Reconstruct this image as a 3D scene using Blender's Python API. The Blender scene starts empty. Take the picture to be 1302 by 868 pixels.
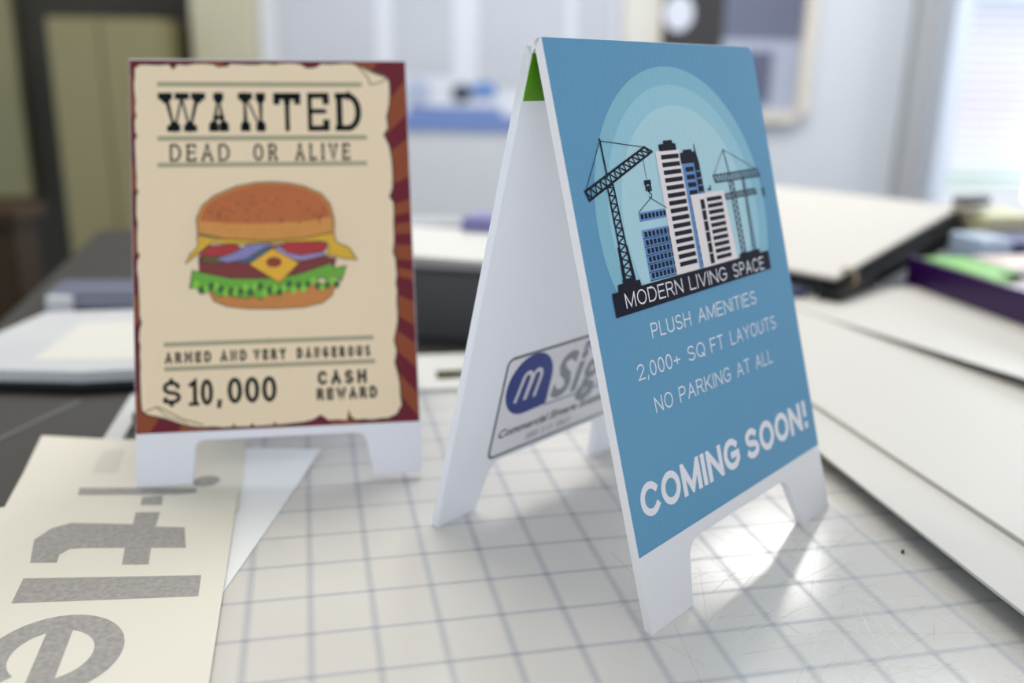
import bpy, bmesh, math, random
from mathutils import Vector, Matrix
random.seed(4)
IN = 0.0254                       # everything below is measured in inches
TABLE = 36.0                      # height of the table top above the floor
C = bpy.context.scene.collection
SC = bpy.context.scene

def W(p):                         # inches above the table top -> metres above the floor
    return Vector((p[0]*IN, p[1]*IN, (p[2]+TABLE)*IN))

# ------------------------------------------------------------------ camera
PITCH, ROLL = 0.2907, 0.0212
R0 = Vector((1, 0, 0)); F0 = Vector((0, math.cos(PITCH), -math.sin(PITCH))); U0 = Vector((0, math.sin(PITCH), math.cos(PITCH)))
RR = math.cos(ROLL)*R0+math.sin(ROLL)*U0; UU = -math.sin(ROLL)*R0+math.cos(ROLL)*U0
cam = bpy.data.cameras.new('camera'); camo = bpy.data.objects.new('camera', cam); C.objects.link(camo)
camo.matrix_world = Matrix.Translation(W((0, 0, 8.235))) @ Matrix((RR, UU, -F0)).transposed().to_4x4()
cam.sensor_width = 36; cam.lens = 36*1191.68/1302; cam.clip_start = 0.01; cam.clip_end = 60
cam.dof.use_dof = True; cam.dof.focus_distance = 14.3*IN; cam.dof.aperture_fstop = 4.2
SC.camera = camo

# ------------------------------------------------------------------ light
world = bpy.data.worlds.new('world'); SC.world = world; world.use_nodes = True
bg = world.node_tree.nodes['Background']; bg.inputs[0].default_value = (0.86, 0.93, 1.0, 1); bg.inputs[1].default_value = 0.98
def area(name, loc, target, sx, sy, power, col):
    l = bpy.data.lights.new(name, 'AREA'); l.shape = 'RECTANGLE'; l.size = sx*IN; l.size_y = sy*IN; l.energy = power; l.color = col
    o = bpy.data.objects.new(name, l); C.objects.link(o); o.location = W(loc)
    o.rotation_euler = (W(target)-W(loc)).to_track_quat('-Z', 'Y').to_euler(); return o
area('window_daylight', (80, 108, 14), (0, 20, 0), 40, 44, 27, (0.88, 0.94, 1.0))
area('high_window_daylight', (32.5, 118, 62), (2, 14, 0), 22, 17, 8.5, (1.0, 0.97, 0.92))
area('overhead_fill_light', (-20, 55, 60), (-20, 55, 0), 46, 22, 19, (1.0, 0.93, 0.82))  # added overhead light with no fixture, brightens the left side of the table
area('overhead_fill_light', (24, 78, 60), (24, 84, 0), 60, 26, 24, (0.93, 0.96, 1.0))  # added fill, unseen, lifts the far wall and background
area('overhead_fill_light', (10, -25, 60), (4, 12, 0), 46, 22, 4, (1.0, 0.96, 0.90))  # weak added fill from above and behind the camera
SC.view_settings.view_transform = 'Standard'; SC.view_settings.look = 'None'
SC.view_settings.exposure = 0.30; SC.view_settings.gamma = 1.0; SC.view_settings.use_curve_mapping = False

# ------------------------------------------------------------------ materials
def lin(v): return v/12.92 if v <= 0.04045 else ((v+0.055)/1.055)**2.4
def rgb(r, g, b): return (lin(r/255), lin(g/255), lin(b/255), 1)
def mat(name, col, rough=0.5, metal=0.0, noise=None, bump=None, coat=0, spec=0.5, emit=None):
    m = bpy.data.materials.new(name); m.use_nodes = True; nt = m.node_tree; p = nt.nodes['Principled BSDF']
    c = rgb(*col); p.inputs['Base Color'].default_value = c; p.inputs['Roughness'].default_value = rough
    p.inputs['Metallic'].default_value = metal; p.inputs['Coat Weight'].default_value = coat; p.inputs['Specular IOR Level'].default_value = spec
    tc = nt.nodes.new('ShaderNodeTexCoord')
    if noise:                      # (scale, second colour, amount)
        n = nt.nodes.new('ShaderNodeTexNoise'); n.inputs['Scale'].default_value = noise[0]; n.inputs['Detail'].default_value = 5
        nt.links.new(tc.outputs['Object'], n.inputs['Vector'])
        mx = nt.nodes.new('ShaderNodeMix'); mx.data_type = 'RGBA'; mx.inputs[6].default_value = c; mx.inputs[7].default_value = rgb(*noise[1])
        ml = nt.nodes.new('ShaderNodeMath'); ml.operation = 'MULTIPLY'; ml.inputs[1].default_value = noise[2]
        nt.links.new(n.outputs['Fac'], ml.inputs[0]); nt.links.new(ml.outputs[0], mx.inputs[0]); nt.links.new(mx.outputs[2], p.inputs['Base Color'])
    if bump:                       # (scale, strength)
        n = nt.nodes.new('ShaderNodeTexNoise'); n.inputs['Scale'].default_value = bump[0]; nt.links.new(tc.outputs['Object'], n.inputs['Vector'])
        b = nt.nodes.new('ShaderNodeBump'); b.inputs['Strength'].default_value = bump[1]; b.inputs['Distance'].default_value = 0.001
        nt.links.new(n.outputs['Fac'], b.inputs['Height']); nt.links.new(b.outputs[0], p.inputs['Normal'])
    if emit: p.inputs['Emission Color'].default_value = rgb(*emit[0]); p.inputs['Emission Strength'].default_value = emit[1]
    return m
def flute(m, axis, pitch=0.11, strength=0.25):     # faint ribs of fluted plastic sheet running along its height
    nt = m.node_tree; p = nt.nodes['Principled BSDF']; g = nt.nodes.new('ShaderNodeNewGeometry')
    d = nt.nodes.new('ShaderNodeVectorMath'); d.operation = 'DOT_PRODUCT'; d.inputs[1].default_value = axis
    nt.links.new(g.outputs['Position'], d.inputs[0])
    a = nt.nodes.new('ShaderNodeMath'); a.operation = 'MULTIPLY'; a.inputs[1].default_value = 2*math.pi/(pitch*IN)
    s = nt.nodes.new('ShaderNodeMath'); s.operation = 'SINE'
    nt.links.new(d.outputs['Value'], a.inputs[0]); nt.links.new(a.outputs[0], s.inputs[0])
    b = nt.nodes.new('ShaderNodeBump'); b.inputs['Strength'].default_value = strength; b.inputs['Distance'].default_value = 0.0001
    nt.links.new(s.outputs[0], b.inputs['Height']); nt.links.new(b.outputs[0], p.inputs['Normal'])
    return m
def soft(name, col, amount, rough=0.4):            # ink that fades out sideways by the 'fade' attribute (soft printed line)
    m = bpy.data.materials.new(name); m.use_nodes = True; nt = m.node_tree; p = nt.nodes['Principled BSDF']
    p.inputs['Base Color'].default_value = rgb(*col); p.inputs['Roughness'].default_value = rough
    a = nt.nodes.new('ShaderNodeAttribute'); a.attribute_name = 'fade'
    l = nt.nodes.new('ShaderNodeMath'); l.operation = 'MULTIPLY'; l.inputs[1].default_value = amount
    nt.links.new(a.outputs['Fac'], l.inputs[0]); nt.links.new(l.outputs[0], p.inputs['Alpha'])
    return m

# ------------------------------------------------------------------ object helpers
def tag(o, label=None, cat=None, group=None, kind=None):
    for k, v in (('label', label), ('category', cat), ('group', group), ('kind', kind)):
        if v: o[k] = v
    return o
def thing(name, loc, label, cat, group=None):
    o = bpy.data.objects.new(name, None); o.empty_display_size = 0.02; o.location = W(loc); C.objects.link(o)
    return tag(o, label, cat, group)
def origin(parent):
    v = Vector((0, 0, 0))
    while parent is not None: v += parent.location; parent = parent.parent
    return v
class MB:
    def __init__(s): s.v = []; s.f = []; s.a = []; s.mi = []
    def poly(s, pts, fade=None, m=0):
        i = len(s.v); s.v += [Vector(p) for p in pts]; s.f.append(list(range(i, i+len(pts)))); s.a += list(fade) if fade else [1.0]*len(pts); s.mi.append(m)
    def prism(s, pts, off, m=0):                    # closed solid: outline pts moved by off
        n = len(pts); i = len(s.v); off = Vector(off); P = [Vector(p) for p in pts]; s.v += P+[p+off for p in P]; s.a += [1.0]*(2*n)
        s.f.append([i+k for k in range(n)]); s.f.append([i+n+k for k in range(n)][::-1]); s.mi += [m, m]
        for k in range(n): s.f.append([i+k, i+n+k, i+n+(k+1) % n, i+(k+1) % n]); s.mi.append(m)
    def box(s, x0, x1, y0, y1, z0, z1): s.prism([(x0, y0, z0), (x1, y0, z0), (x1, y1, z0), (x0, y1, z0)], (0, 0, z1-z0))
    def tube(s, pts, r, n=8):
        pts = [Vector(p) for p in pts]; rings = []
        for k, p in enumerate(pts):
            d = (pts[min(k+1, len(pts)-1)]-pts[max(k-1, 0)]).normalized(); a = d.orthogonal().normalized(); b = d.cross(a)
            i = len(s.v); s.v += [p+r*(math.cos(t)*a+math.sin(t)*b) for t in [2*math.pi*j/n for j in range(n)]]; s.a += [1.0]*n; rings.append(i)
        for i, j in zip(rings, rings[1:]):
            for k in range(n): s.f.append([i+k, i+(k+1) % n, j+(k+1) % n, j+k]); s.mi.append(0)
        s.f.append([rings[0]+k for k in range(n)][::-1]); s.f.append([rings[-1]+k for k in range(n)]); s.mi += [0, 0]
    def build(s, name, mats, parent=None, bevel=0, smooth=False):
        o3 = origin(parent); me = bpy.data.meshes.new(name); root = parent is None
        if root:                                     # a mesh thing gets its origin at the middle of its base
            ws = [W(v) for v in s.v]; o3 = Vector(((min(v.x for v in ws)+max(v.x for v in ws))/2, (min(v.y for v in ws)+max(v.y for v in ws))/2, min(v.z for v in ws)))
        me.from_pydata([W(v)-o3 for v in s.v], [], s.f)
        if not isinstance(mats, (list, tuple)): mats = [mats]
        for m in mats: me.materials.append(m)
        for p, k in zip(me.polygons, s.mi): p.material_index = k
        if any(a != 1.0 for a in s.a):
            at = me.attributes.new('fade', 'FLOAT', 'POINT'); at.data.foreach_set('value', s.a)
        bm = bmesh.new(); bm.from_mesh(me)
        if any(len(f.verts) == 0 for f in bm.faces): pass
        if s.closed(): bmesh.ops.recalc_face_normals(bm, faces=bm.faces)
        bm.to_mesh(me); bm.free(); me.update()
        if smooth: me.polygons.foreach_set('use_smooth', [True]*len(me.polygons))
        o = bpy.data.objects.new(name, me); C.objects.link(o); o.parent = parent
        if root: o.location = o3
        if bevel:
            b = o.modifiers.new('bevel', 'BEVEL'); b.width = bevel*IN; b.segments = 2; b.limit_method = 'ANGLE'
        return o
    def closed(s): return getattr(s, 'solid', True)

class Frame:                                         # a flat sheet's own coordinates: x along, y up, k = print layer above it
    def __init__(s, O, dx, up): s.O = Vector(O); s.dx = Vector(dx); s.up = Vector(up); s.N = s.dx.cross(s.up)
    def __call__(s, x, y, h=0.0): return s.O+x*s.dx+y*s.up+h*s.N
LAY = 0.0016
def clipy(Q, y, sg):
    o = []
    for p, q in zip(Q, Q[1:]+Q[:1]):
        a, c = (p.y-y)*sg, (q.y-y)*sg
        if a >= 0: o.append(p)
        if a*c < 0: o.append(p+(q-p)*(a/(a-c)))
    return o
class Print:                                         # flat ink shapes on a Frame
    def __init__(s, F, k): s.F = F; s.h = LAY*k; s.clip = None; s.mb = MB(); s.mb.solid = False
    def poly(s, pts, m=0): s.mb.poly([s.F(x, y, s.h) for x, y in pts], m=m); return s
    def rect(s, x0, y0, x1, y1, m=0): return s.poly([(x0, y0), (x1, y0), (x1, y1), (x0, y1)], m)
    def stroke(s, pts, w, closed=False, cap=False, m=0):
        P = [Vector((p[0], p[1])) for p in pts]; s.h += LAY*.012
        if closed and (P[0]-P[-1]).length < 1e-6: P = P[:-1]
        n = len(P)
        if cap and not closed:
            P[0] = P[0]+(P[0]-P[1]).normalized()*w/2; P[-1] = P[-1]+(P[-1]-P[-2]).normalized()*w/2
        L = []; Rr = []
        for k in range(n):
            a = P[k]-P[k-1] if (k > 0 or closed) else P[1]-P[0]
            b = P[(k+1) % n]-P[k] if (k < n-1 or closed) else a
            a = a.normalized(); b = b.normalized(); na = Vector((-a.y, a.x)); nb = Vector((-b.y, b.x)); mm = na+nb
            if mm.length < 1e-4: mm = na
            mm.normalize(); d = max(mm.dot(na), 0.16 if s.clip else 0.45); o = mm*(w/2/d); L.append(P[k]+o); Rr.append(P[k]-o)
        for k in range(n if closed else n-1):
            j = (k+1) % n; Q = [L[k], Rr[k], Rr[j], L[j]]
            if s.clip: Q = clipy(clipy(Q, s.clip[0], 1), s.clip[1], -1)
            if len(Q) > 2: s.mb.poly([s.F(q.x, q.y, s.h) for q in Q], m=m)
        return s
    def build(s, name, mats, parent, label=None):
        o = s.mb.build(name, mats, parent)
        if label: o['label'] = label
        return o

# ------------------------------------------------------------------ a stroke alphabet (cap height 1)
def arc(cx, cy, rx, ry, a0, a1, n=14):
    return [(cx+rx*math.cos(math.radians(a0+(a1-a0)*k/n)), cy+ry*math.sin(math.radians(a0+(a1-a0)*k/n))) for k in range(n+1)]
_O = arc(.38, .5, .38, .5, 90, 450, 28)
_bowl = lambda y0, y1, w: [(0, y1)]+arc(w-(y1-y0)/2*.8, (y0+y1)/2, (y1-y0)/2*.8, (y1-y0)/2, 90, -90, 10)+[(0, y0)]
_S = arc(.31, .745, .28, .255, 35, 270, 12)[:-1]+arc(.31, .245, .31, .245, 90, -150, 12)
GL = {
 'A': (.70, [[(0, 0), (.35, 1), (.70, 0)], [(.12, .34), (.58, .34)]]),
 'C': (.72, [arc(.38, .5, .38, .5, 42, 318, 22)]),
 'D': (.70, [[(0, 0), (0, 1), (.30, 1)]+arc(.30, .5, .40, .5, 90, -90, 14)+[(0, 0)]]),
 'E': (.56, [[(.56, 1), (0, 1), (0, 0), (.56, 0)], [(0, .52), (.50, .52)]]),
 'F': (.52, [[(.52, 1), (0, 1), (0, 0)], [(0, .5), (.45, .5)]]),
 'G': (.76, [arc(.38, .5, .38, .5, 45, 312, 20)+[(.72, .24), (.72, .46), (.42, .46)]]),
 'H': (.66, [[(0, 0), (0, 1)], [(.66, 0), (.66, 1)], [(0, .52), (.66, .52)]]),
 'I': (.0, [[(0, 0), (0, 1)]]),
 'K': (.62, [[(0, 0), (0, 1)], [(.60, 1), (0, .36)], [(.20, .56), (.64, 0)]]),
 'L': (.50, [[(0, 1), (0, 0), (.50, 0)]]),
 'M': (.80, [[(0, 0), (0, 1), (.40, 0.05), (.80, 1), (.80, 0)]]),
 'N': (.66, [[(0, 0), (0, 1), (.66, 0), (.66, 1)]]),
 'O': (.76, [_O]),
 'P': (.58, [[(0, 0), (0, 1)], _bowl(.46, 1, .58)]),
 'Q': (.76, [_O, [(.46, .24), (.74, -.04)]]),
 'R': (.62, [[(0, 0), (0, 1)], _bowl(.50, 1, .58), [(.36, .50), (.62, 0)]]),
 'S': (.62, [_S]),
 'T': (.60, [[(0, 1), (.60, 1)], [(.30, 1), (.30, 0)]]),
 'U': (.66, [[(0, 1), (0, .32)]+arc(.33, .32, .33, .32, 180, 360, 12)+[(.66, 1)]]),
 'V': (.66, [[(0, 1), (.33, 0), (.66, 1)]]),
 'W': (1.0, [[(0, 1), (.26, 0), (.50, .92), (.74, 0), (1.0, 1)]]),
 'Y': (.66, [[(0, 1), (.33, .45), (.66, 1)], [(.33, .45), (.33, 0)]]),
 '0': (.46, [arc(.23, .5, .23, .5, 90, 450, 24)]),
 '1': (.16, [[(-.08, .86), (.14, 1), (.14, 0)]]),
 '2': (.50, [arc(.25, .72, .25, .28, 170, -30, 12)+[(0, 0), (.50, 0)]]),
 ',': (.08, [[(.06, .06), (0.0, -.16)]]),
 '+': (.50, [[(0, .40), (.50, .40)], [(.25, .15), (.25, .65)]]),
 '!': (.0, [[(.0, 1), (.0, .52)], [(.0, .03), (.0, .0)]]),
 '$': (.62, [_S, [(.31, 1.13), (.31, .98)], [(.31, .02), (.31, -.13)]]),
}
def word(P, s, x0, x1, y0, cap, w, gap=.15, slab=None, m=0, thick_top=None):
    """fit a word between x0 and x1 on baseline y0; slab = (half width, height) adds slab serifs"""
    adv = [GL[c][0] for c in s]; total = sum(adv)+gap*(len(s)-1)
    ins = slab[0] if slab else 0; total = sum(adv); gp_ = gap*cap+(1.6*ins if slab else 0)
    sx = (x1-x0-len(s)*w-(len(s)-1)*gp_-2*ins)/max(total, .01); sy = cap-w; x = x0+w/2+ins
    for c, a in zip(s, adv):
        P.clip = (y0, y0+cap) if c in 'MNWAVKYZ' and not slab else None
        for pl in GL[c][1]:
            pts = [(x+px*sx, y0+w/2+(.35 if slab and c == 'M' and py == .05 else py)*sy) for px, py in pl]
            closed = math.dist(pl[0], pl[-1]) < 1e-6
            P.stroke(pts, w, closed=closed, cap=not closed, m=m)
            if slab:
                cand = [(pl[0]), (pl[-1])]+[p for p in pl[1:-1] if not (c == 'N' and p[1] == 0 and slab[0] < .06) and c in 'MNWDAVEL' and (p[1] in (0, 1)) and p[0] <= (1.0 if c in 'NMWAV' else 0.0)]
                for px, py in cand:
                    if closed or (py not in (0, 1)): continue
                    cx, cy = x+px*sx, y0+py*cap
                    if c in 'ETLF' and px > 0.3*a and not (c == 'T' and py == 0) or (c == 'T' and px == 0 and py == 1):   # vertical slab on a bar's end
                        d = -1 if py == 1 else 1
                        P.rect(cx-slab[1]*.45, min(cy, cy+d*slab[1]*1.7), cx+slab[1]*.45, max(cy, cy+d*slab[1]*1.7), m)
                    elif (c in 'OCGSU0' or (c == 'V' and px > .1 and px < .5) or (c == 'W' and slab[0] < .06)) and py == 0: continue
                    else:
                        d = -1 if py == 1 else 1; hw = slab[0]; hh = slab[1]
                        P.poly([(cx-hw, cy), (cx+hw, cy), (cx+hw, cy+d*hh), (cx+w*.5, cy+d*hh*1.5), (cx-w*.5, cy+d*hh*1.5), (cx-hw, cy+d*hh)], m)
                if c == 'T' and pl[0] == (0, 1): P.rect(x-ins*.5, y0+cap-slab[1], x+a*sx+ins*.5, y0+cap, m)
                if c == 'E' and len(pl) == 4:
                    P.rect(x, y0+cap-slab[1]*.8, x+a*sx, y0+cap, m); P.rect(x, y0, x+a*sx, y0+slab[1]*.8, m)
        P.clip = None; x += a*sx+w+gp_

# ------------------------------------------------------------------ materials in use
M = {}
M['floor'] = mat('floor_tiles', (92, 88, 84), .5, noise=(3, (70, 66, 62), .6))
M['wall'] = mat('wall_paint', (200, 203, 209), .8, noise=(2, (192, 195, 201), .5))
M['wall_dark'] = mat('dark_wall', (48, 46, 40), .8, noise=(2, (38, 36, 31), .5))
M['ceiling'] = mat('ceiling_tile', (205, 205, 200), .9, bump=(300, .2))
M['charcoal'] = mat('charcoal_table', (58, 57, 56), .45, noise=(60, (50, 49, 48), .6))
M['mat'] = mat('translucent_cutting_mat', (210, 206, 200), .14, noise=(9, (208, 208, 207), .6), bump=(40, .03), spec=.5)
M['grid'] = soft('mat_grid_ink', (156, 168, 190), .26)
M['scratch'] = soft('mat_scratch', (250, 246, 232), .55)
M['scratchd'] = soft('mat_scratch_dark', (150, 146, 142), .2)
M['plastic'] = mat('white_fluted_plastic', (226, 225, 228), .38)
M['edge'] = mat('plastic_edge', (214, 213, 210), .5)
M['black'] = mat('black_plastic', (18, 18, 20), .45, spec=.25)
M['navy'] = mat('navy_ink', (16, 16, 36), .5, spec=.15)
M['green'] = mat('green_plastic', (98, 162, 14), .5, noise=(900, (86, 148, 10), .6))

def translucent(m, fac, col):                      # thin milky plastic lets some light through
    nt = m.node_tree; p = nt.nodes['Principled BSDF']; o = nt.nodes['Material Output']; t = nt.nodes.new('ShaderNodeBsdfTranslucent'); t.inputs[0].default_value = rgb(*col)
    x = nt.nodes.new('ShaderNodeMixShader'); x.inputs[0].default_value = fac; nt.links.new(p.outputs[0], x.inputs[1]); nt.links.new(t.outputs[0], x.inputs[2]); nt.links.new(x.outputs[0], o.inputs[0]); return m

# ------------------------------------------------------------------ room
def struct(name, mb, m, parent=None):
    o = mb.build(name, m, parent); o['kind'] = 'structure'; return o
b = MB(); b.box(-110, 90, -60, 126, -37, -36); struct('floor', b, M['floor'])
b = MB(); b.box(-110, 90, -60, 126, 62, 63); struct('ceiling', b, M['ceiling'])
b = MB(); b.box(-39, 52.6, 121, 124, -36, 62); b.box(52.6, 90, 121, 124, -36, -15.5); b.box(52.6, 90, 121, 124, 34, 62); struct('wall_back', b, M['wall'])
b = MB(); b.box(-110, -39, 123, 126, -36, 62); struct('wall_left', b, M['wall_dark'])
b = MB(); b.box(90, 93, 20, 126, -36, 62); struct('wall_right', b, M['wall'])
b = MB(); b.box(-39, -31.8, 117.5, 121, -36, 62); struct('trim_1', b, mat('cream_pilaster', (186, 182, 158), .7, noise=(3, (176, 172, 148), .5)))
b = MB(); b.box(12.6, 16.4, 119.6, 121, -.6, 40); struct('trim_2', b, mat('cream_trim', (206, 204, 196), .7))
b = MB(); b.box(48.0, 50.6, 119.2, 121, -36, 62); struct('trim_3', b, mat('grey_trim', (150, 150, 152), .6))
# window on the right with blinds and the bright yard behind it
wf = MB()
for x0, x1, z0, z1 in ((52.6, 54.4, -15.5, 34), (86, 88, -15.5, 34), (54.4, 86, -15.5, -14), (54.4, 86, 16.4, 18.4), (54.4, 86, 32, 34)): wf.box(x0, x1, 119.4, 124, z0, z1)
win = struct('window_1', wf, mat('window_frame_paint', (205, 212, 224), .5))
g = MB(); g.box(54.4, 86, 122.2, 122.4, -14, 32)
gm = bpy.data.materials.new('window_glass'); gm.use_nodes = True; gp = gm.node_tree.nodes['Principled BSDF']; gp.inputs['Transmission Weight'].default_value = 1; gp.inputs['Roughness'].default_value = 0.02; gp.inputs['IOR'].default_value = 1.05
g.build('pane', gm, win)
slm = mat('blind_slat_white', (228, 232, 240), .5)
base = None
for k in range(34):
    z = -5.2+k*1.1
    if base is None:
        s = MB(); s.prism([(54.6, 119.6, z-.12), (85.8, 119.6, z-.12), (85.8, 120.4, z+.14), (54.6, 120.4, z+.14)], (0, 0, .05)); base = s.build('slat', slm, win)
    else:
        o = base.copy(); C.objects.link(o); o.parent = win; o.location.z += k*1.1*IN
def backdrop():
    m = bpy.data.materials.new('bright_yard_outside'); m.use_nodes = True; nt = m.node_tree; nt.nodes.clear()
    o = nt.nodes.new('ShaderNodeOutputMaterial'); e = nt.nodes.new('ShaderNodeEmission'); e.inputs[1].default_value = 1.02
    tc = nt.nodes.new('ShaderNodeNewGeometry'); sp = nt.nodes.new('ShaderNodeSeparateXYZ'); n = nt.nodes.new('ShaderNodeTexNoise'); n.inputs['Scale'].default_value = 1.3
    nt.links.new(tc.outputs['Position'], n.inputs['Vector']); nt.links.new(tc.outputs['Position'], sp.inputs[0])
    ad = nt.nodes.new('ShaderNodeMath'); ad.operation = 'MULTIPLY_ADD'; ad.inputs[1].default_value = .12; nt.links.new(n.outputs['Fac'], ad.inputs[0]); nt.links.new(sp.outputs['Z'], ad.inputs[2])
    mr = nt.nodes.new('ShaderNodeMapRange'); mr.inputs[1].default_value = .3; mr.inputs[2].default_value = 1.5; nt.links.new(ad.outputs[0], mr.inputs[0])
    cr = nt.nodes.new('ShaderNodeValToRGB'); r = cr.color_ramp
    r.elements[0].position = 0; r.elements[0].color = rgb(200, 214, 235); r.elements[1].position = 1; r.elements[1].color = rgb(205, 214, 240)
    for p, c in ((.22, (236, 242, 252)), (.30, (240, 246, 252)), (.335, (178, 210, 190)), (.36, (186, 214, 196)), (.385, (238, 246, 250)), (.5, (240, 238, 246)), (.62, (232, 226, 238)), (.8, (238, 238, 248))):
        q = r.elements.new(p); q.color = rgb(*c)
    nt.links.new(mr.outputs[0], cr.inputs[0]); nt.links.new(cr.outputs[0], e.inputs[0]); nt.links.new(e.outputs[0], o.inputs[0]); return m
b = MB(); b.box(40, 140, 170, 171, -36, 60); struct('yard_backdrop', b, backdrop())  # glowing backdrop plane beyond the window, stands in for the view outside

# tall beige metal cabinet by the dark wall
t = thing('storage_cabinet', (-51, 119, -36), 'tall beige metal cabinet against the dark wall at far left', 'cabinet')
cm = mat('beige_enamel', (134, 128, 92), .5, noise=(2, (120, 112, 78), .7))
b = MB(); b.box(-53.8, -41.2, 112, 122, -35, 12.0); b.build('body', cm, t, .3)
b = MB(); b.box(-53.4, -47.6, 111.4, 112, -33, 11.6); b.build('door', cm, t, .15)
b = MB(); b.box(-47.4, -41.6, 111.4, 112, -33, 11.6); b.build('door', cm, t, .15)
b = MB(); b.box(-53, -42, 113, 121, -36, -35); b.build('plinth', M['black'], t)
b = MB(); b.box(-110, -62.6, 121.6, 122.6, -10, 24); tag(b.build('wall_panel', mat('olive_panel', (128, 124, 92), .7), None), 'pale olive panel on the dark wall at the left frame edge', 'panel')
# wooden bench cabinet left of the table
t = thing('wooden_cabinet', (-44, 66, -36), 'low brown wooden cabinet beyond the table at the left', 'cabinet')
wm = mat('brown_wood', (58, 42, 22), .5, noise=(6, (34, 24, 14), .8), spec=.2)
b = MB(); b.box(-58, -31.4, 58, 61, -35, -2.2); b.build('body', wm, t, .2)
b = MB(); b.box(-58.6, -30.8, 57.4, 61.4, -2.2, -1.2); b.build('top', wm, t, .2)
for x in (-57.4, -44.2): b = MB(); b.box(x, x+12.6, 57.5, 58, -33, -3); b.build('door', wm, t, .1)
b = MB(); b.box(-57, -32.4, 59, 60.6, -36, -35); b.build('plinth', M['black'], t)

# whiteboard wall of printed sheets
def wall_rect(mb, x0, x1, z0, z1, y): mb.box(x0, x1, y-.12, y, z0, z1)
t = thing('wall_chart', (-10, 121, -.6), 'wide pale wall chart of printed columns above a blue band', 'poster')
b = MB(); wall_rect(b, -31.5, 12.4, -.5, 34, 120.9); b.build('backing', mat('chart_white', (213, 216, 226), .5), t)
pm = mat('pale_grey_print', (192, 195, 204), .6, noise=(5, (176, 180, 190), .7))
for x0, x1, z0 in ((-29.6, -17.5, 5.5), (-15.3, -8.0, 6.5), (-4.8, 5.8, 5.0), (7.0, 11.5, 5.5)):
    b = MB(); wall_rect(b, x0, x1, z0, 30, 120.75); b.build('text_column', pm, t)
b = MB(); wall_rect(b, -14.5, 0, -.4, 1.6, 120.75); wall_rect(b, -13.5, -2, 1.6, 2.6, 120.74); b.build('blue_band', mat('blue_print', (108, 132, 186), .5), t)
b = MB(); b.prism([(-6.9+1.3*math.cos(a), 120.6, 4.3+1.1*math.sin(a)) for a in [k*math.pi/8 for k in range(16)]], (0, -.1, 0)); b.build('dark_emblem', mat('dark_blue_print', (58, 68, 92), .5), t)
b = MB(); b.prism([(-4.2+1.7*math.cos(a), 120.6, 4.7+1.0*math.sin(a)) for a in [k*math.pi/8 for k in range(16)]], (0, -.1, 0)); b.build('blue_emblem', mat('mid_blue_print', (96, 136, 196), .5), t)
b = MB(); b.prism([(-12.4+1.6*math.cos(a), 120.6, 4.4+1.5*math.sin(a)) for a in [k*math.pi/8 for k in range(16)]], (0, -.1, 0)); b.build('pale_emblem', mat('pale_blue_print', (170, 180, 206), .5), t)

# framed dark picture right of the chart
t = thing('framed_picture', (26, 121, 2.4), 'large framed picture with dark left half on the white wall', 'picture')
b = MB()
for x0, x1, z0, z1 in ((16.4, 17.2, 2.6, 33), (34.6, 35.9, 2.6, 33), (17.2, 34.6, 1.6, 2.9), (17.2, 34.6, 32, 33)): b.box(x0, x1, 119.4, 121, z0, z1)
b.build('frame', mat('cream_frame', (204, 196, 184), .6), t)
b = MB(); b.box(17.2, 25, 120.6, 120.8, 2.9, 32); b.build('dark_panel', mat('picture_dark', (48, 46, 48), .4), t)
b = MB(); b.box(25, 34.6, 120.6, 120.8, 11.3, 32); b.build('grey_blue_panel', mat('picture_slate', (106, 110, 132), .4, noise=(8, (90, 94, 116), .8)), t)
b = MB(); b.box(25, 34.6, 120.6, 120.8, 2.9, 11.3); b.build('pale_panel', mat('picture_pale', (166, 172, 190), .4), t)
b = MB(); b.box(27.4, 31.2, 120.3, 120.6, 3.8, 10.0); b.build('dark_block', mat('picture_block', (88, 92, 114), .4), t)
b = MB(); b.prism([(19.4+1.8*math.cos(a), 120.6, 14.2+2.1*math.sin(a)) for a in [k*math.pi/10 for k in range(20)]], (0, -.1, 0)); b.build('pale_spot', mat('picture_spot', (206, 210, 222), .4), t)

# ------------------------------------------------------------------ table and cutting mat
YG = 0.2178; ga = Vector((math.cos(YG), math.sin(YG), 0)); gb = Vector((-math.sin(YG), math.cos(YG), 0)); GO = Vector((-3.7056, 10.913, 0))
G = lambda u, v, z=0: GO+u*ga+v*gb+Vector((0, 0, z))
t = thing('work_table', (5, 20, -36), 'large charcoal work table carrying the cutting mat and signs', 'table')
b = MB(); b.prism([G(-8.0, -26, -.14), G(34, -26, -.14), G(34, 37.5, -.14), G(-8.8, 37.5, -.14)], (0, 0, -1.4)); b.build('table_top', M['charcoal'], t, .06)
for u, v in ((-6, -24), (32, -24), (-7, 36), (32, 36)): b = MB(); b.prism([G(u-1.2, v-1.2, -1.54), G(u+1.2, v-1.2, -1.54), G(u+1.2, v+1.2, -1.54), G(u-1.2, v+1.2, -1.54)], (0, 0, -34.46)); b.build('leg', M['black'], t)
UO = [.096, .043, .004, -.024, -.054, -.071, -.061, -.061, .003, -.009, .013, .038, .081]
VO = {-1: -.132, 0: -.045, 1: -.011, 2: .03, 3: .044, 4: .048, 5: .065}
t = thing('cutting_mat', G(7, 0, -.14), 'large translucent white cutting mat with faint blue one-inch grid', 'cutting mat')
b = MB(); b.prism([G(-2.6, -16, 0), G(24, -16, 0), G(24, 11.2, 0), G(-2.6, 11.2, 0)], (0, 0, -.14)); b.build('sheet', M['mat'], t, .03)
b = MB(); b.solid = False
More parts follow.
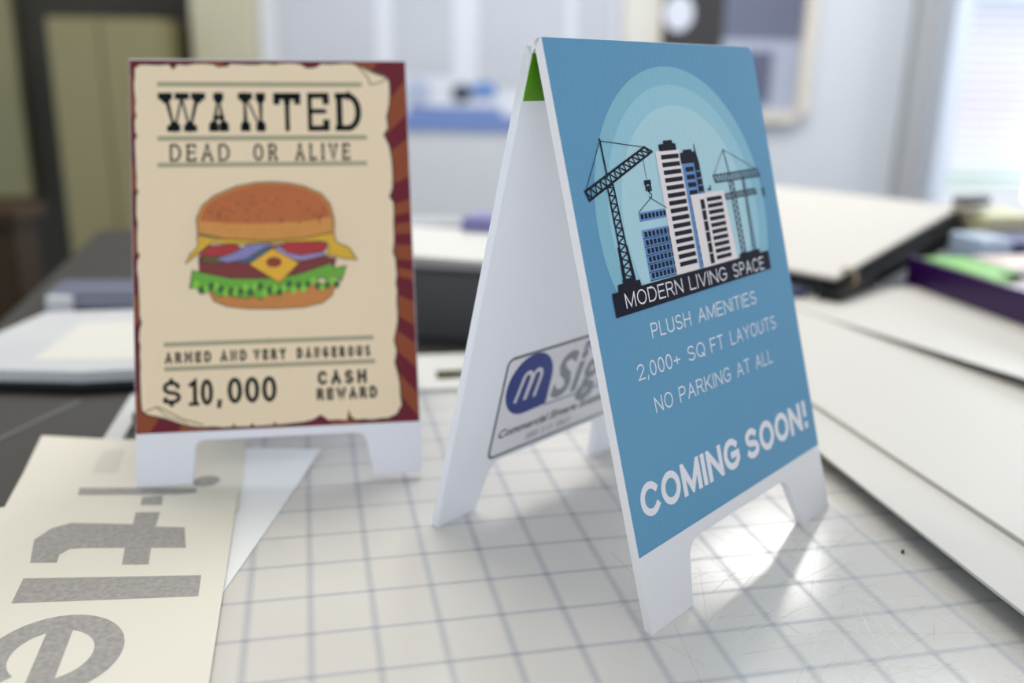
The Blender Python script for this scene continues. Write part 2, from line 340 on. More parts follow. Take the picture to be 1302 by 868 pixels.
def softline(mb, p, q, w, z):
    p = Vector(p); q = Vector(q); p.z = q.z = z; d = (q-p).normalized(); n = Vector((-d.y, d.x, 0))*w/2
    mb.poly([p-n, q-n, q, p], (0, 0, 1, 1)); mb.poly([p, q, q+n, p+n], (1, 1, 0, 0))
def uo(u): return u+(UO[u] if 0 <= u <= 12 else (.09 if u < 0 else .08))
def vo(v): return v+VO.get(v, .065 if v > 5 else -.13)
for u in range(-2, 24): softline(b, G(uo(u), -15.8), G(uo(u), 11.1), .19, .0016)
for v in range(-15, 12): softline(b, G(-2.5, vo(v)), G(23.9, vo(v)), .15, .0032)
b.build('printed_grid', M['grid'], t)['label'] = 'faint blue grey grid lines'
b = MB(); b.solid = False; b2 = MB(); b2.solid = False
for k in range(150):
    c = Vector((random.gauss(5.2, 1.5), random.gauss(13.6, 1.5), 0)); a = random.choice((random.gauss(.25, .25), random.gauss(1.0, .6), random.gauss(2.3, .3))); l = random.uniform(.3, 2.2)
    d = Vector((math.cos(a), math.sin(a), 0))*l/2
    softline(b if k % 3 else b2, c-d, c+d, random.uniform(.012, .028), .0048 if k % 3 else .0056)
for q in (b.build('scratches', M['scratch'], t), b2.build('scratches', M['scratchd'], t)): q['kind'] = 'stuff'
q = MB(); q.prism([(7.02+.03*math.cos(a)+.012*math.sin(a), 14.93+.045*math.sin(a), .006) for a in [k*math.pi/4 for k in range(8)]], (0.01, .01, .035))
tag(q.build('crumb', M['black'], None), 'tiny black crumb on the mat right of the blue sign', 'crumb')

# ------------------------------------------------------------------ the blue sign
B = Vector((2.2172, 12.2742, 0)); YAW = 0.82837; TILT = 0.29207
dx = Vector((math.cos(YAW), math.sin(YAW), 0)); nn = Vector((-math.sin(YAW), math.cos(YAW), 0)); up = Vector((0, 0, 1))*math.cos(TILT)+nn*math.sin(TILT)
TH = .15; H1 = 8.96
fl = flute(mat('white_fluted_sign', (226, 225, 228), .38), tuple(dx), .16, .12)
def panel_outline(Wd, H, l0, l1, r0, r1, ah, rc=.12, cr=.32):
    pts = [(0, 0), (l0, 0), (l1, ah-cr)]+[(l1+cr-cr*math.cos(a), ah-cr+cr*math.sin(a)) for a in (.4, .8, 1.2, 1.57)]
    pts += [(r1-cr+cr*math.sin(a), ah-cr+cr*math.cos(a)) for a in (0, .4, .8, 1.2)]+[(r1, ah-cr), (r0, 0), (Wd, 0)]
    pts += [(Wd-rc+rc*math.cos(a), H-rc+rc*math.sin(a)) for a in (0, .5, 1.05, 1.57)]+[(0, H)]
    return pts
sign = thing('tabletop_sign', B+2.5*nn+3*dx, 'blue tabletop A-frame sign reading COMING SOON, in sharp focus', 'sign')
F1 = Frame(B, dx, up)
b = MB(); b.prism([F1(x, y, 0) for x, y in panel_outline(6, H1, 1.12, 1.26, 4.95, 4.68, 1.0)], -TH*F1.N)
b.build('front_panel', fl, sign, .008)['label'] = 'white leaning panel with arched foot carrying the blue poster'
# back panel: from the hinge down to its foot
fo = B+4.93*nn; topn = B+(H1*math.sin(TILT)+2*TH+.0)*nn; tb = math.asin((4.93-(H1*math.sin(TILT)+2*TH))/8.72)
upb = Vector((0, 0, 1))*math.cos(tb)-nn*math.sin(tb); F2 = Frame(fo, dx, upb)                 # outer face; N points at the front panel side
b = MB(); b.prism([F2(x, y, 0) for x, y in panel_outline(6, 8.72, .98, 1.12, 4.60, 4.45, 1.08)], TH*F2.N)
b.build('back_panel', translucent(flute(mat('white_fluted_back', (238, 240, 246), .4), tuple(dx), .16, .15), .42, (248, 250, 255)), sign, .008)
F2i = Frame(F2(0, 0, TH), dx, upb)
b = MB(); b.prism([F2i(.03, 7.93, 0), F2i(5.97, 7.93, 0), F2i(5.97, 8.70, 0), F2i(.03, 8.70, 0)], .012*F2i.N); b.build('hinge_strip', M['green'], sign)['label'] = 'bright green strip inside the fold'
F1i = Frame(F1(0, 0, -TH), dx, up)
b = MB(); b.prism([F1(.03, 8.1, -TH), F1(5.97, 8.1, -TH), F1(5.97, 8.9, -TH), F1(.03, 8.9, -TH)], -.012*F1.N); b.build('hinge_strip', M['green'], sign)
tp = F1(0, H1, -.01); tq = F2(0, 8.72, .01)
b = MB(); b.prism([tp, F1(0, H1-.12, -TH), F2(0, 8.60, TH), tq], 5.9*dx); b.build('hinge_cap', mat('clear_white_hinge', (226, 229, 232), .3), sign)

# poster on the front panel
BLUE = (94, 151, 187)
def fmat(name, col, rough=.36): return flute(mat(name, col, rough, noise=(700, tuple(int(c*.94) for c in col), .5), spec=.3), tuple(dx), .16, .10)
y0 = 1.235
b = MB(); b.prism([F1(x, y, 0) for x, y in [(0.01, y0-.04), (5.99, y0+.03), (5.99, H1-.14), (5.95, H1-.05), (5.86, H1-.01), (.01, H1-.01)]], .004*F1.N)
poster = b.build('poster', fmat('poster_blue', BLUE), sign); poster['label'] = 'blue printed face with skyline, crane and white lettering'
F1 = Frame(F1(0, 0, .004), dx, up)
def disk(cx, cy, r, ymin):
    a0 = math.asin((ymin-cy)/r); return [(cx+r*math.cos(a0+(math.pi-2*a0)*k/60), cy+r*math.sin(a0+(math.pi-2*a0)*k/60)) for k in range(61)]
for k, (r, c) in enumerate(((2.5, (131, 184, 204)), (2.2, (150, 198, 214)), (1.86, (172, 209, 221)))):
    Print(F1, 1+k).poly(disk(2.97, 6.06, r, 5.0)).build('halo_ring', fmat('halo_%s' % 'abc'[k], c), poster)
def lerp(p, q, t): return (p[0]+(q[0]-p[0])*t, p[1]+(q[1]-p[1])*t)
def truss(P, a0, a1, b0, b1, n, w, wd):                # side a from a0 to a1, side b from b0 to b1, zigzag between
    P.stroke([a0, a1], w, cap=True); P.stroke([b0, b1], w, cap=True); P.stroke([a0, b0], w); P.stroke([a1, b1], w)
    z = []
    for k in range(n+1):
        z.append(lerp(a0, a1, k/n)); z.append(lerp(b0, b1, min(1, (k+.5)/n)))
    for p, q in zip(z, z[1:]): P.stroke([p, q], wd)
P = Print(F1, 8)
truss(P, (.33, 6.70), (1.99, 7.27), (.39, 6.56), (2.18, 7.19), 13, .036, .024)
truss(P, (.87, 6.72), (.90, 5.25), (1.02, 6.76), (1.09, 5.25), 12, .032, .022)
P.stroke([(.90, 6.92), (.88, 5.84)], .0); P.stroke([(.87, 5.80), (.86, 5.25)], .05); P.stroke([(1.07, 5.80), (1.13, 5.25)], .05)
P.stroke([(.89, 7.44), (.91, 6.88)], .034, cap=True); P.stroke([(.89, 7.42), (1.99, 7.27)], .012); P.stroke([(.89, 7.42), (.34, 6.70)], .012)
P.stroke([(1.90, 7.08), (1.90, 6.76)], .010); P.rect(1.82, 6.68, 2.0, 6.75); P.rect(1.83, 6.58, 1.87, 6.70); P.rect(1.95, 6.57, 1.99, 6.70); P.rect(1.88, 6.56, 1.94, 6.66)
P.stroke(arc(1.925, 6.50, .035, .04, 100, -180, 8), .018); P.stroke([(1.92, 6.58), (1.92, 6.53)], .018)
P.stroke([(1.92, 6.46), (1.54, 6.27)], .012); P.stroke([(1.92, 6.46), (2.31, 6.27)], .012)
P.build('crane_drawing', M['navy'], poster, 'black tower crane with lattice jib and hook')
cg = mat('crane_grey', (44, 62, 82), .5)
P = Print(F1, 8)
truss(P, (3.87, 6.68), (5.40, 6.70), (3.91, 6.56), (5.47, 6.56), 13, .03, .022); truss(P, (4.35, 6.55), (4.38, 5.25), (4.50, 6.55), (4.52, 5.25), 12, .026, .02)
P.stroke([(4.33, 7.12), (4.42, 6.65)], .028); P.stroke([(4.33, 7.11), (5.40, 6.69)], .011); P.stroke([(4.33, 7.11), (3.88, 6.68)], .011)
truss(P, (4.14, 6.33), (5.20, 6.35), (4.16, 6.24), (5.24, 6.25), 12, .022, .018); truss(P, (4.82, 6.58), (4.79, 5.25), (4.88, 6.58), (4.89, 5.25), 14, .018, .014)
P.stroke([(5.47, 6.56), (5.50, 6.36)], .008); P.poly([(5.46, 6.34), (5.54, 6.34), (5.55, 6.22), (5.51, 6.16), (5.46, 6.2)]); P.rect(3.62, 6.44, 3.72, 6.48); P.rect(3.70, 6.44, 3.73, 6.53)
P.build('crane_drawing', cg, poster, 'two grey cranes at the right')
# hanging block and blue building under construction
bb = mat('building_blue', (86, 134, 190), .45)
P = Print(F1, 5); P.rect(1.53, 6.12, 2.31, 6.265); P.rect(1.53, 5.18, 2.36, 5.985)
P.build('blue_building', bb, poster)
P = Print(F1, 6)
for k in range(7): P.rect(1.57+k*.104, 6.155, 1.57+k*.104+.075, 6.235)
for r in range(6):
    for k in range(7): P.rect(1.585+k*.108, 5.215+r*.131, 1.585+k*.108+.076, 5.215+r*.131+.082)
    P.rect(1.53, 5.18+r*.134-.006, 2.36, 5.18+r*.134+.006)
P.build('building_windows', M['navy'], poster)
P = Print(F1, 5); P.rect(2.97, 5.18, 3.34, 7.0); P.build('blue_tower', bb, poster)
P = Print(F1, 6); P.poly([(2.95, 6.94), (2.96, 7.12), (3.06, 7.13), (3.07, 7.17), (3.33, 7.17), (3.34, 7.13), (3.41, 7.13), (3.42, 7.26), (3.44, 7.26), (3.46, 7.10), (3.50, 6.94), (3.52, 6.3), (3.34, 6.3), (3.34, 6.94)])
for k in range(13): P.rect(3.05, 6.80-k*.131, 3.30, 6.88-k*.131)
P.build('tower_shadow_side', M['navy'], poster)
P = Print(F1, 7)
for k in range(5): P.rect(3.36, 6.78-k*.12, 3.50, 6.80-k*.12)
P.build('tower_floor_line', bb, poster)
wb = mat('building_white', (228, 218, 218), .45)
P = Print(F1, 6.6); P.rect(2.27, 5.17, 2.95, 7.19); P.build('white_tower', wb, poster)
P = Print(F1, 7.3); P.poly([(2.39, 7.18), (2.39, 7.29), (2.53, 7.30), (2.54, 7.35), (2.80, 7.35), (2.80, 7.30), (2.88, 7.29), (2.89, 7.18)])
for k in range(15): P.rect(2.405, 7.045-k*.126, 2.92, 7.120-k*.126)
P.build('tower_window_band', M['navy'], poster)
P = Print(F1, 8); P.poly([(3.08, 5.16), (3.06, 6.41), (4.12, 6.41), (4.20, 5.16)]); P.build('white_block', wb, poster)
P = Print(F1, 9)
for k in range(10): P.rect(3.53, 6.255-k*.112, 4.02, 6.325-k*.112)
for k in range(6): P.rect(3.32, 6.14-k*.187, 3.45, 6.31-k*.187)
P.build('block_window_band', M['navy'], poster)
P = Print(F1, 10); P.poly([(.51, 4.77), (5.30, 4.84), (5.31, 5.18), (5.0, 5.18), (5.0, 5.25), (4.30, 5.25), (4.28, 5.18), (1.26, 5.15), (1.25, 5.25), (1.14, 5.25), (1.14, 5.31), (.82, 5.31), (.82, 5.25), (.69, 5.25), (.67, 5.14), (.51, 5.14)])
P.build('title_bar', M['navy'], poster)
ink = mat('white_ink', (226, 224, 230), .45)
def line(words, y, cap, w, k, gap=.20, dy=0):
    P = Print(F1, k)
    for s, a, c in words: word(P, s, a, c, y, cap, w, gap)
    return P.build('text_line', ink, poster)
line([('MODERN', .79, 2.36), ('LIVING', 2.56, 3.76), ('SPACE', 3.97, 5.06)], 4.865, .235, .024, 11)
line([('PLUSH', 1.32, 2.44), ('AMENITIES', 2.67, 4.61)], 4.30, .24, .024, 1)
line([('2,000+', .78, 1.95), ('SQ', 2.18, 2.70), ('FT', 2.88, 3.30), ('LAYOUTS', 3.53, 5.15)], 3.74, .245, .024, 1)
line([('NO', 1.07, 1.56), ('PARKING', 1.75, 3.35), ('AT', 3.55, 4.01), ('ALL', 4.21, 4.82)], 3.16, .25, .024, 1)
line([('COMING', .28, 3.21), ('SOON', 3.42, 5.50), ('!', 5.60, 5.715)], 1.69, .53, .112, 1, .10)

# label sticker on the inner face of the back panel
P = Print(F2i, 0)
def rrect(x0, y0, x1, y1, r, n=5):
    o = []
    for cx, cy, a in ((x1-r, y0+r, -90), (x1-r, y1-r, 0), (x0+r, y1-r, 90), (x0+r, y0+r, 180)): o += arc(cx, cy, r, r, a, a+90, n)
    return o
b = MB(); b.prism([F2i(x, y, 0) for x, y in rrect(.99, 1.17, 5.0, 3.34, .16)], .006*F2i.N); st = b.build('label_sticker', mat('sticker_white', (242, 243, 248), .4), sign); st['label'] = 'white sticker with grey border, blue m badge and sign maker text'
F3 = Frame(F2i(0, 0, .006), dx, upb)
Print(F3, 1).stroke(rrect(1.02, 1.20, 4.97, 3.31, .14), .065, closed=True).build('border_line', mat('sticker_border_grey', (118, 128, 138), .5), st)
P = Print(F3, 1)                                        # the blue badge: a round blob squared off at its lower right corner
P.poly(arc(1.76, 2.64, .63, .64, 0, 268, 30)+[(1.76, 2.0), (2.39, 2.03), (2.39, 2.64)]); P.build('badge', mat('badge_blue', (38, 60, 140), .4), st)
P = Print(F3, 2)
for px in (0, .27): P.stroke([(1.45+px, 2.35)]+[(1.45+px+.10, 2.74)]+arc(1.67+px, 2.76, .115, .14, 170, 0, 8)+[(1.71+px, 2.35)], .085, cap=True)
P.build('badge_letter', mat('badge_white', (226, 224, 234), .4), st)
def shear_text(txt, F, x, y, size, m, name, parent, k, sh=.22, sx=1.0, off=0.0, sp=1.0):
    cu = bpy.data.curves.new(name, 'FONT'); cu.body = txt; cu.size = size; cu.shear = sh; cu.offset = off; cu.space_character = sp; cu.resolution_u = 3
    o = bpy.data.objects.new('tmp', cu); C.objects.link(o); dg = bpy.context.evaluated_depsgraph_get(); dg.update()
    me = o.evaluated_get(dg).to_mesh(); mb = MB(); mb.solid = False
    vs = [v.co.copy() for v in me.vertices]
    for p in me.polygons: mb.poly([F(x+vs[i].x*sx, y+vs[i].y, LAY*k) for i in p.vertices])
    o.evaluated_get(dg).to_mesh_clear(); bpy.data.objects.remove(o)
    return mb.build(name, m, parent)
sg = mat('sticker_silver', (146, 152, 164), .4); sk = mat('sticker_black', (44, 44, 52), .5)
shear_text('Sign', F3, 2.46, 2.12, 1.34, sg, 'word', st, 1, .16, .90, .035, 1.08)
shear_text('my', F3, 3.22, 3.02, .34, mat('sticker_blue', (70, 84, 168), .4), 'word', st, 2, .2, 1.1, .01)
Print(F3, 1).poly([(2.39, 2.03), (4.6, 2.00), (4.6, 1.96), (2.39, 2.0)]).build('underline', mat('underline_blue', (110, 124, 180), .4), st)
shear_text('Commercial Signage Solutions', F3, 1.16, 1.60, .25, sk, 'text_line', st, 1, .2, 1.12, .006)
shear_text('888 515 3865', F3, 2.0, 1.32, .22, mat('sticker_grey', (150, 152, 160), .4), 'text_line', st, 1, .2, 1.1)

# ------------------------------------------------------------------ the burger sign behind
BB = Vector((-7.3183, 16.7787, 0.06)); bdx = Vector((.98814, .15291, .01433)); bup = Vector((-.06883, .35753, .93136)); bn = Vector((-.15292, .98824, 0))
BW, BH = 5.595, 8.634
s2 = thing('tabletop_sign', BB+Vector((3, 3.4, -.06)), 'cream and burgundy tabletop A-frame sign with a burger, reading WANTED', 'sign')
G1 = Frame(BB, bdx, bup)
wp = flute(mat('white_fluted_sign_two', (224, 224, 232), .38), tuple(bdx), .16, .12)
b = MB(); b.prism([G1(x, y, 0) for x, y in panel_outline(BW, BH, 1.06, 1.12, 4.62, 4.50, .86, .05, .2)], -TH*G1.N); b.build('front_panel', wp, s2, .008)
foot = BB+6.3*bn; tt = G1(0, BH, -TH); ub = (tt+bn*TH-foot); ub = (ub-ub.dot(bdx)*bdx); HB = ub.length; ub.normalize(); G2 = Frame(foot, bdx, ub)
b = MB(); b.prism([G2(x, y, 0) for x, y in panel_outline(BW, HB-.05, 1.06, 1.12, 4.62, 4.50, .86, .05, .2)], TH*G2.N); b.build('back_panel', wp, s2, .008)
b = MB(); b.prism([G1(.05, BH-.9, -TH), G1(BW-.05, BH-.9, -TH), G1(BW-.05, BH-.06, -TH), G1(.05, BH-.06, -TH)], -.012*G1.N); b.build('hinge_strip', M['green'], s2)
tp = G1(0, BH, -.01); tq = G2(0, HB-.05, .01)
b = MB(); b.prism([tp, tq, tq+Vector((0, 0, .02)), tp+Vector((0, 0, .02))], (BW-.02)*bdx); b.build('top_tape', mat('clear_white_tape_two', (216, 220, 222), .3), s2)
b = MB(); b.prism([G1(x, y, 0) for x, y in ((.01, 1.04), (BW-.01, 1.03), (BW-.01, BH-.01), (.01, BH-.01))], .004*G1.N)
def cmat(name, col, rough=.42, nz=.93): return flute(mat(name, col, rough, noise=(500, tuple(int(c*nz) for c in col), .5), spec=.25), tuple(bdx), .16, .10)
p2 = b.build('poster', cmat('poster_burgundy', (104, 14, 36)), s2); p2['label'] = 'wanted poster print with jagged cream paper on burgundy rays'
G1 = Frame(G1(0, 0, .004), bdx, bup)
def ray_poly(a0, a1, cx=2.8, cy=4.8, x0=.02, x1=BW-.02, yb=1.05, yt=BH-.02):
    def hit(a):
        c, s = math.cos(math.radians(a)), math.sin(math.radians(a)); tx = ((x1-cx)/c if c > 0 else (x0-cx)/c) if abs(c) > 1e-6 else 1e9
        ty = ((yt-cy)/s if s > 0 else (yb-cy)/s) if abs(s) > 1e-6 else 1e9; t = min(tx, ty); return (cx+c*t, cy+s*t)
    return [(cx, cy)]+[hit(a0+(a1-a0)*k/6) for k in range(7)]
P = Print(G1, 1)
for a0, a1 in ((60, 66), (44, 51), (26, 38), (12, 17.5), (3, 8), (-9, -2), (-17, -13), (-33, -25), (-44, -38), (-53, -49), (-75, -68), (-96, -88), (-118, -110), (-133, -124), (-160, -150), (172, 184), (150, 158), (128, 136), (104, 112), (82, 88)):
    P.poly(ray_poly(a0, a1))
P.build('sunburst_rays', cmat('ray_rust', (140, 68, 36)), p2)
# jagged paper outline
def jag(pts, seed, amp=.018, step=.16):
    r = random.Random(seed); o = []
    for p, q in zip(pts, pts[1:]+pts[:1]):
        L = math.dist(p, q); n = max(1, int(L/step))
        for k in range(n):
            x, y = lerp(p, q, k/n); o.append((x+(r.uniform(-amp, amp) if k else 0), y+(r.uniform(-amp, amp) if k else 0)))
    return o
paper = [(.14, 1.50), (.24, 1.42), (.55, 1.34), (.9, 1.20), (1.32, 1.12), (1.86, 1.10), (1.88, 1.17), (1.92, 1.10), (2.2, 1.09), (2.24, 1.16), (2.29, 1.09), (2.66, 1.10), (2.68, 1.17), (2.72, 1.10), (3.1, 1.12), (3.45, 1.17), (3.6, 1.26), (3.75, 1.14), (4.12, 1.12), (4.16, 1.34), (4.20, 1.20), (4.3, 1.12), (4.95, 1.13), (5.12, 1.20), (5.23, 1.38), (5.18, 2.0), (5.12, 2.25), (5.17, 2.5), (5.12, 2.72), (5.21, 3.1), (5.22, 4.4),
         (5.17, 4.55), (5.21, 4.8), (5.22, 5.6), (5.14, 5.72), (5.21, 5.9), (5.22, 6.5), (5.18, 6.8), (5.07, 7.05), (5.17, 7.2), (5.14, 7.42), (5.21, 7.7), (5.22, 8.22), (5.02, 8.36), (4.70, 8.47), (4.45, 8.57), (3.85, 8.56), (3.72, 8.48), (3.55, 8.46), (3.40, 8.55), (2.0, 8.55), (1.93, 8.49), (1.75, 8.48), (1.66, 8.53), (.95, 8.53), (.86, 8.42), (.77, 8.53), (.20, 8.52), (.11, 8.44),
         (.10, 7.6), (.13, 7.45), (.09, 7.35), (.10, 7.12), (.14, 7.05), (.09, 6.95), (.10, 6.0), (.14, 5.9), (.10, 5.8), (.10, 4.7), (.15, 4.6), (.10, 4.5), (.12, 3.4), (.16, 3.25), (.12, 3.1), (.12, 1.9)]
pj = jag(paper, 3)
P = Print(G1, 2); P.stroke(pj, .06, closed=True); P.build('paper_edge', mat('scorched_edge', (48, 34, 30), .6), p2)
P = Print(G1, 3); P.poly(pj); paper_o = P.build('printed_paper', cmat('old_paper', (236, 215, 184), .45, .95), p2)
P = Print(G1, 4); P.stroke([(4.60, 8.50), (4.78, 8.30), (4.84, 8.12), (5.02, 8.16), (5.18, 8.24)], .03); P.stroke([(4.66, 8.5), (4.9, 8.38), (5.18, 8.28)], .04)
P.build('paper_fold', mat('fold_ink', (120, 108, 84), .6), p2); P = Print(G1, 4)
P.stroke([(.2, 1.48), (.42, 1.56), (.62, 1.46), (.9, 1.30), (1.3, 1.16)], .025); P.stroke([(.42, 1.54), (.6, 1.36), (.8, 1.30), (1.0, 1.2)], .02)
P.build('paper_fold', mat('fold_ink', (120, 108, 84), .6), p2)
dk = mat('poster_ink', (16, 24, 26), .6, spec=.1)
rl = mat('rule_ink', (160, 154, 126), .55)
for y, a, c, w in ((8.12, .54, 4.66, .10), (6.99, .53, 4.73, .10), (6.44, .52, 4.71, .095), (2.79, .57, 4.71, .09), (2.30, .57, 4.73, .09)): Print(G1, 4).rect(a, y-w/2, c, y+w/2).build('rule_line', rl, p2)
for y in (8.12, 2.79): Print(G1, 4.3).poly([(2.53, y), (2.63, y+.065), (2.73, y), (2.63, y-.065)]).build('rule_ornament', rl, p2)
P = Print(G1, 5); sl = (.12, .13)
for c, a, e in (('W', .56, 1.47), ('A', 1.50, 1.98), ('N', 2.13, 2.72), ('T', 2.83, 3.40), ('E', 3.50, 3.98), ('D', 4.09, 4.66)):
    word(P, c, a, e, 7.13, .81, .09 if c != 'D' else .12, .15, (.095 if c in 'WAN' else .03, .145))
for cx in (.69, 1.02, 1.34): P.rect(cx-.14, 7.80, cx+.14, 7.94)
for cx in (.85, 1.18): P.rect(cx-.13, 7.13, cx+.13, 7.26)
P.rect(1.64, 7.80, 1.84, 7.94); P.rect(2.13, 7.80, 2.42, 7.94)
P.rect(4.09, 7.82, 4.42, 7.94); P.rect(4.09, 7.13, 4.42, 7.25); P.stroke([(3.60, 7.55), (3.84, 7.55)], .10)
P.build('text_line', dk, p2)
P = Print(G1, 5)
for s, a, e in (('DEAD', .73, 1.97), ('OR', 2.38, 2.92), ('ALIVE', 3.23, 4.40)): word(P, s, a, e, 6.51, .36, .045, .16, (.032, .05))
P.build('text_line', dk, p2)
P = Print(G1, 5)
for s, a, e in (('ARMED', .57, 1.50), ('AND', 1.64, 2.19), ('VERY', 2.29, 2.96), ('DANGEROUS', 3.14, 4.66)): word(P, s, a, e, 2.41, .22, .042, .12, (.022, .045))
P.build('text_line', dk, p2)
P = Print(G1, 5); word(P, '$', .52, .88, 1.60, .46, .075); word(P, '10', 1.06, 1.50, 1.55, .52, .08, .12); word(P, ',', 1.57, 1.67, 1.55, .5, .08); word(P, '000', 1.78, 2.74, 1.56, .52, .085, .10)
P.rect(1.03, 1.55, 1.23, 1.62); P.rect(.55, 1.62, .62, 1.74); P.rect(.79, 1.90, .86, 2.0)
P.build('text_line', dk, p2)
P = Print(G1, 5); word(P, 'CASH', 3.53, 4.57, 1.86, .28, .062, .12, (.03, .06)); word(P, 'REWARD', 3.51, 4.77, 1.55, .24, .05, .10, (.024, .05)); P.build('text_line', dk, p2)
# halftone dots round the burger
P = Print(G1, 4)
for i in range(-44, 45):
    for j in range(-30, 31):
        x = 2.62+i*.052+(j % 2)*.026; y = 4.72+j*.05; d = math.hypot((x-2.62)/2.1, (y-4.72)/1.55)
        r = .027*(1.0-d)
        if r > .003: P.poly([(x-r, y), (x, y-r), (x+r, y), (x, y+r)])
q = P.build('halftone_dots', mat('halftone_ink', (158, 142, 92), .6), p2); q['kind'] = 'stuff'
# the burger drawing, layer by layer
olive = mat('burger_outline', (62, 48, 30), .6)
def food(name, pts, col, k, w=.035, smooth=0):
    P = Print(G1, k); P.stroke(pts, w, closed=True, m=1); P.h += LAY*.5; P.poly(pts, m=0); return P.build(name, [mat(name+'_ink', col, .5, noise=(300, tuple(int(c*.85) for c in col), .7)), olive], p2)
food('lower_bun', [(1.46, 3.86), (1.56, 3.64), (1.80, 3.53), (2.2, 3.47), (2.73, 3.45), (3.3, 3.46), (3.7, 3.54), (3.90, 3.69), (3.98, 3.95), (2.7, 3.9)], (204, 130, 60), 5)
leaf = [(1.16, 4.26)]; rr = random.Random(9)
for k in range(23):
    tt_ = k/22; x = 1.10+tt_*3.0; y = 3.98-.30*math.sin(math.pi*min(1, tt_*1.15+.05))+.12*max(0, tt_-.75); leaf.append((x, y+rr.uniform(-.05, .03)+(.06 if k % 2 else 0)))
leaf += [(4.20, 4.28), (3.95, 4.24), (3.9, 4.34), (3.2, 4.12), (2.6, 4.06), (1.9, 4.08), (1.4, 4.20)]
food('patty', [(1.29, 4.54), (1.30, 4.20), (1.46, 4.02), (2.7, 3.92), (3.9, 4.10), (4.0, 4.44), (3.3, 4.62), (2.2, 4.62)], (124, 36, 38), 6)
food('lettuce', leaf, (104, 172, 48), 8)
P = Print(G1, 10)
for k in range(30):
    x = 1.22+k*.096; y = 3.90-.10*math.sin(math.pi*k/25)+rr.uniform(-.05, .12); q_ = .075; P.poly([(x-q_, y), (x, y-q_*1.2), (x+q_, y+.02), (x+.01, y+q_*1.5)], m=k % 2)
P.build('lettuce_curls', [mat('leaf_light', (130, 196, 56), .5), mat('leaf_dark', (44, 96, 40), .5)], p2)
P = Print(G1, 10)
food('tomato_slice', [(1.31, 4.60), (1.5, 4.52), (2.0, 4.56), (2.15, 4.66), (2.0, 4.78), (1.5, 4.76)], (178, 36, 44), 8)
food('tomato_slice', [(2.70, 4.72), (3.0, 4.58), (3.4, 4.55), (3.78, 4.62), (3.86, 4.76), (3.3, 4.84)], (178, 36, 44), 8)
food('pickle_slice', [(1.34, 4.46), (1.6, 4.40), (1.9, 4.46), (1.7, 4.54), (1.4, 4.54)], (96, 84, 40), 9)
food('onion_ring', [(1.62, 4.48), (1.85, 4.42), (2.2, 4.48), (2.55, 4.64), (2.72, 4.78), (2.3, 4.78), (2.0, 4.62)], (136, 130, 186), 10)
food('onion_ring', [(2.02, 4.40), (2.35, 4.42), (2.62, 4.60), (2.70, 4.72), (2.58, 4.70), (2.3, 4.52)], (66, 96, 120), 11)
food('onion_ring', [(2.76, 4.62), (3.0, 4.48), (3.3, 4.42), (3.78, 4.52), (3.74, 4.58), (3.3, 4.52), (3.05, 4.58), (2.84, 4.74)], (156, 140, 190), 10)
food('yellow_cheese', [(1.03, 4.42), (1.12, 4.60), (1.28, 4.74), (1.27, 4.98), (1.6, 4.90), (2.6, 4.86), (3.5, 4.90), (3.96, 5.0), (4.02, 4.78), (4.28, 4.66), (4.42, 4.42), (4.20, 4.44), (3.86, 4.54), (3.80, 4.50), (3.90, 4.68), (3.8, 4.82), (3.0, 4.82), (2.0, 4.80), (1.55, 4.84), (1.34, 4.68), (1.14, 4.52)], (224, 176, 34), 12)
food('cheese_slice', [(2.74, 4.68), (3.25, 4.37), (2.86, 3.98), (2.28, 4.37)], (236, 178, 40), 13)
food('cheese_hole', arc(2.76, 4.40, .14, .09, 0, 340, 12), (150, 44, 30), 14, .03)
food('upper_bun', [(1.29, 5.03), (1.27, 5.32), (1.38, 5.58), (1.62, 5.78), (2.06, 5.97), (2.45, 6.04), (2.75, 6.05), (3.1, 6.02), (3.42, 5.95), (3.75, 5.79), (3.91, 5.58), (3.98, 5.27), (3.97, 5.0), (3.4, 4.90), (2.6, 4.86), (1.8, 4.91)], (214, 144, 66), 15, .045)
P = Print(G1, 17); P.poly([(1.31, 5.28), (1.42, 5.56), (1.65, 5.75), (2.08, 5.93), (2.45, 6.01), (2.75, 6.02), (3.1, 5.99), (3.40, 5.92), (3.71, 5.77), (3.87, 5.57), (3.94, 5.32), (3.5, 5.24), (2.6, 5.20), (1.9, 5.22)]); P.build('bun_crust', mat('crust_ink', (188, 102, 46), .5, noise=(120, (166, 84, 36), .8)), p2)
P = Print(G1, 18)
for k in range(30):
    x = 1.5+rr.uniform(0, 2.3); y = 5.2+rr.uniform(0, .66)*(1-abs((x-2.65)/1.5)**2); P.poly([(x-.022, y), (x, y-.03), (x+.022, y), (x, y+.04)])
P.build('sesame_seeds', mat('seed_ink', (104, 58, 26), .6), p2)['kind'] = 'stuff'

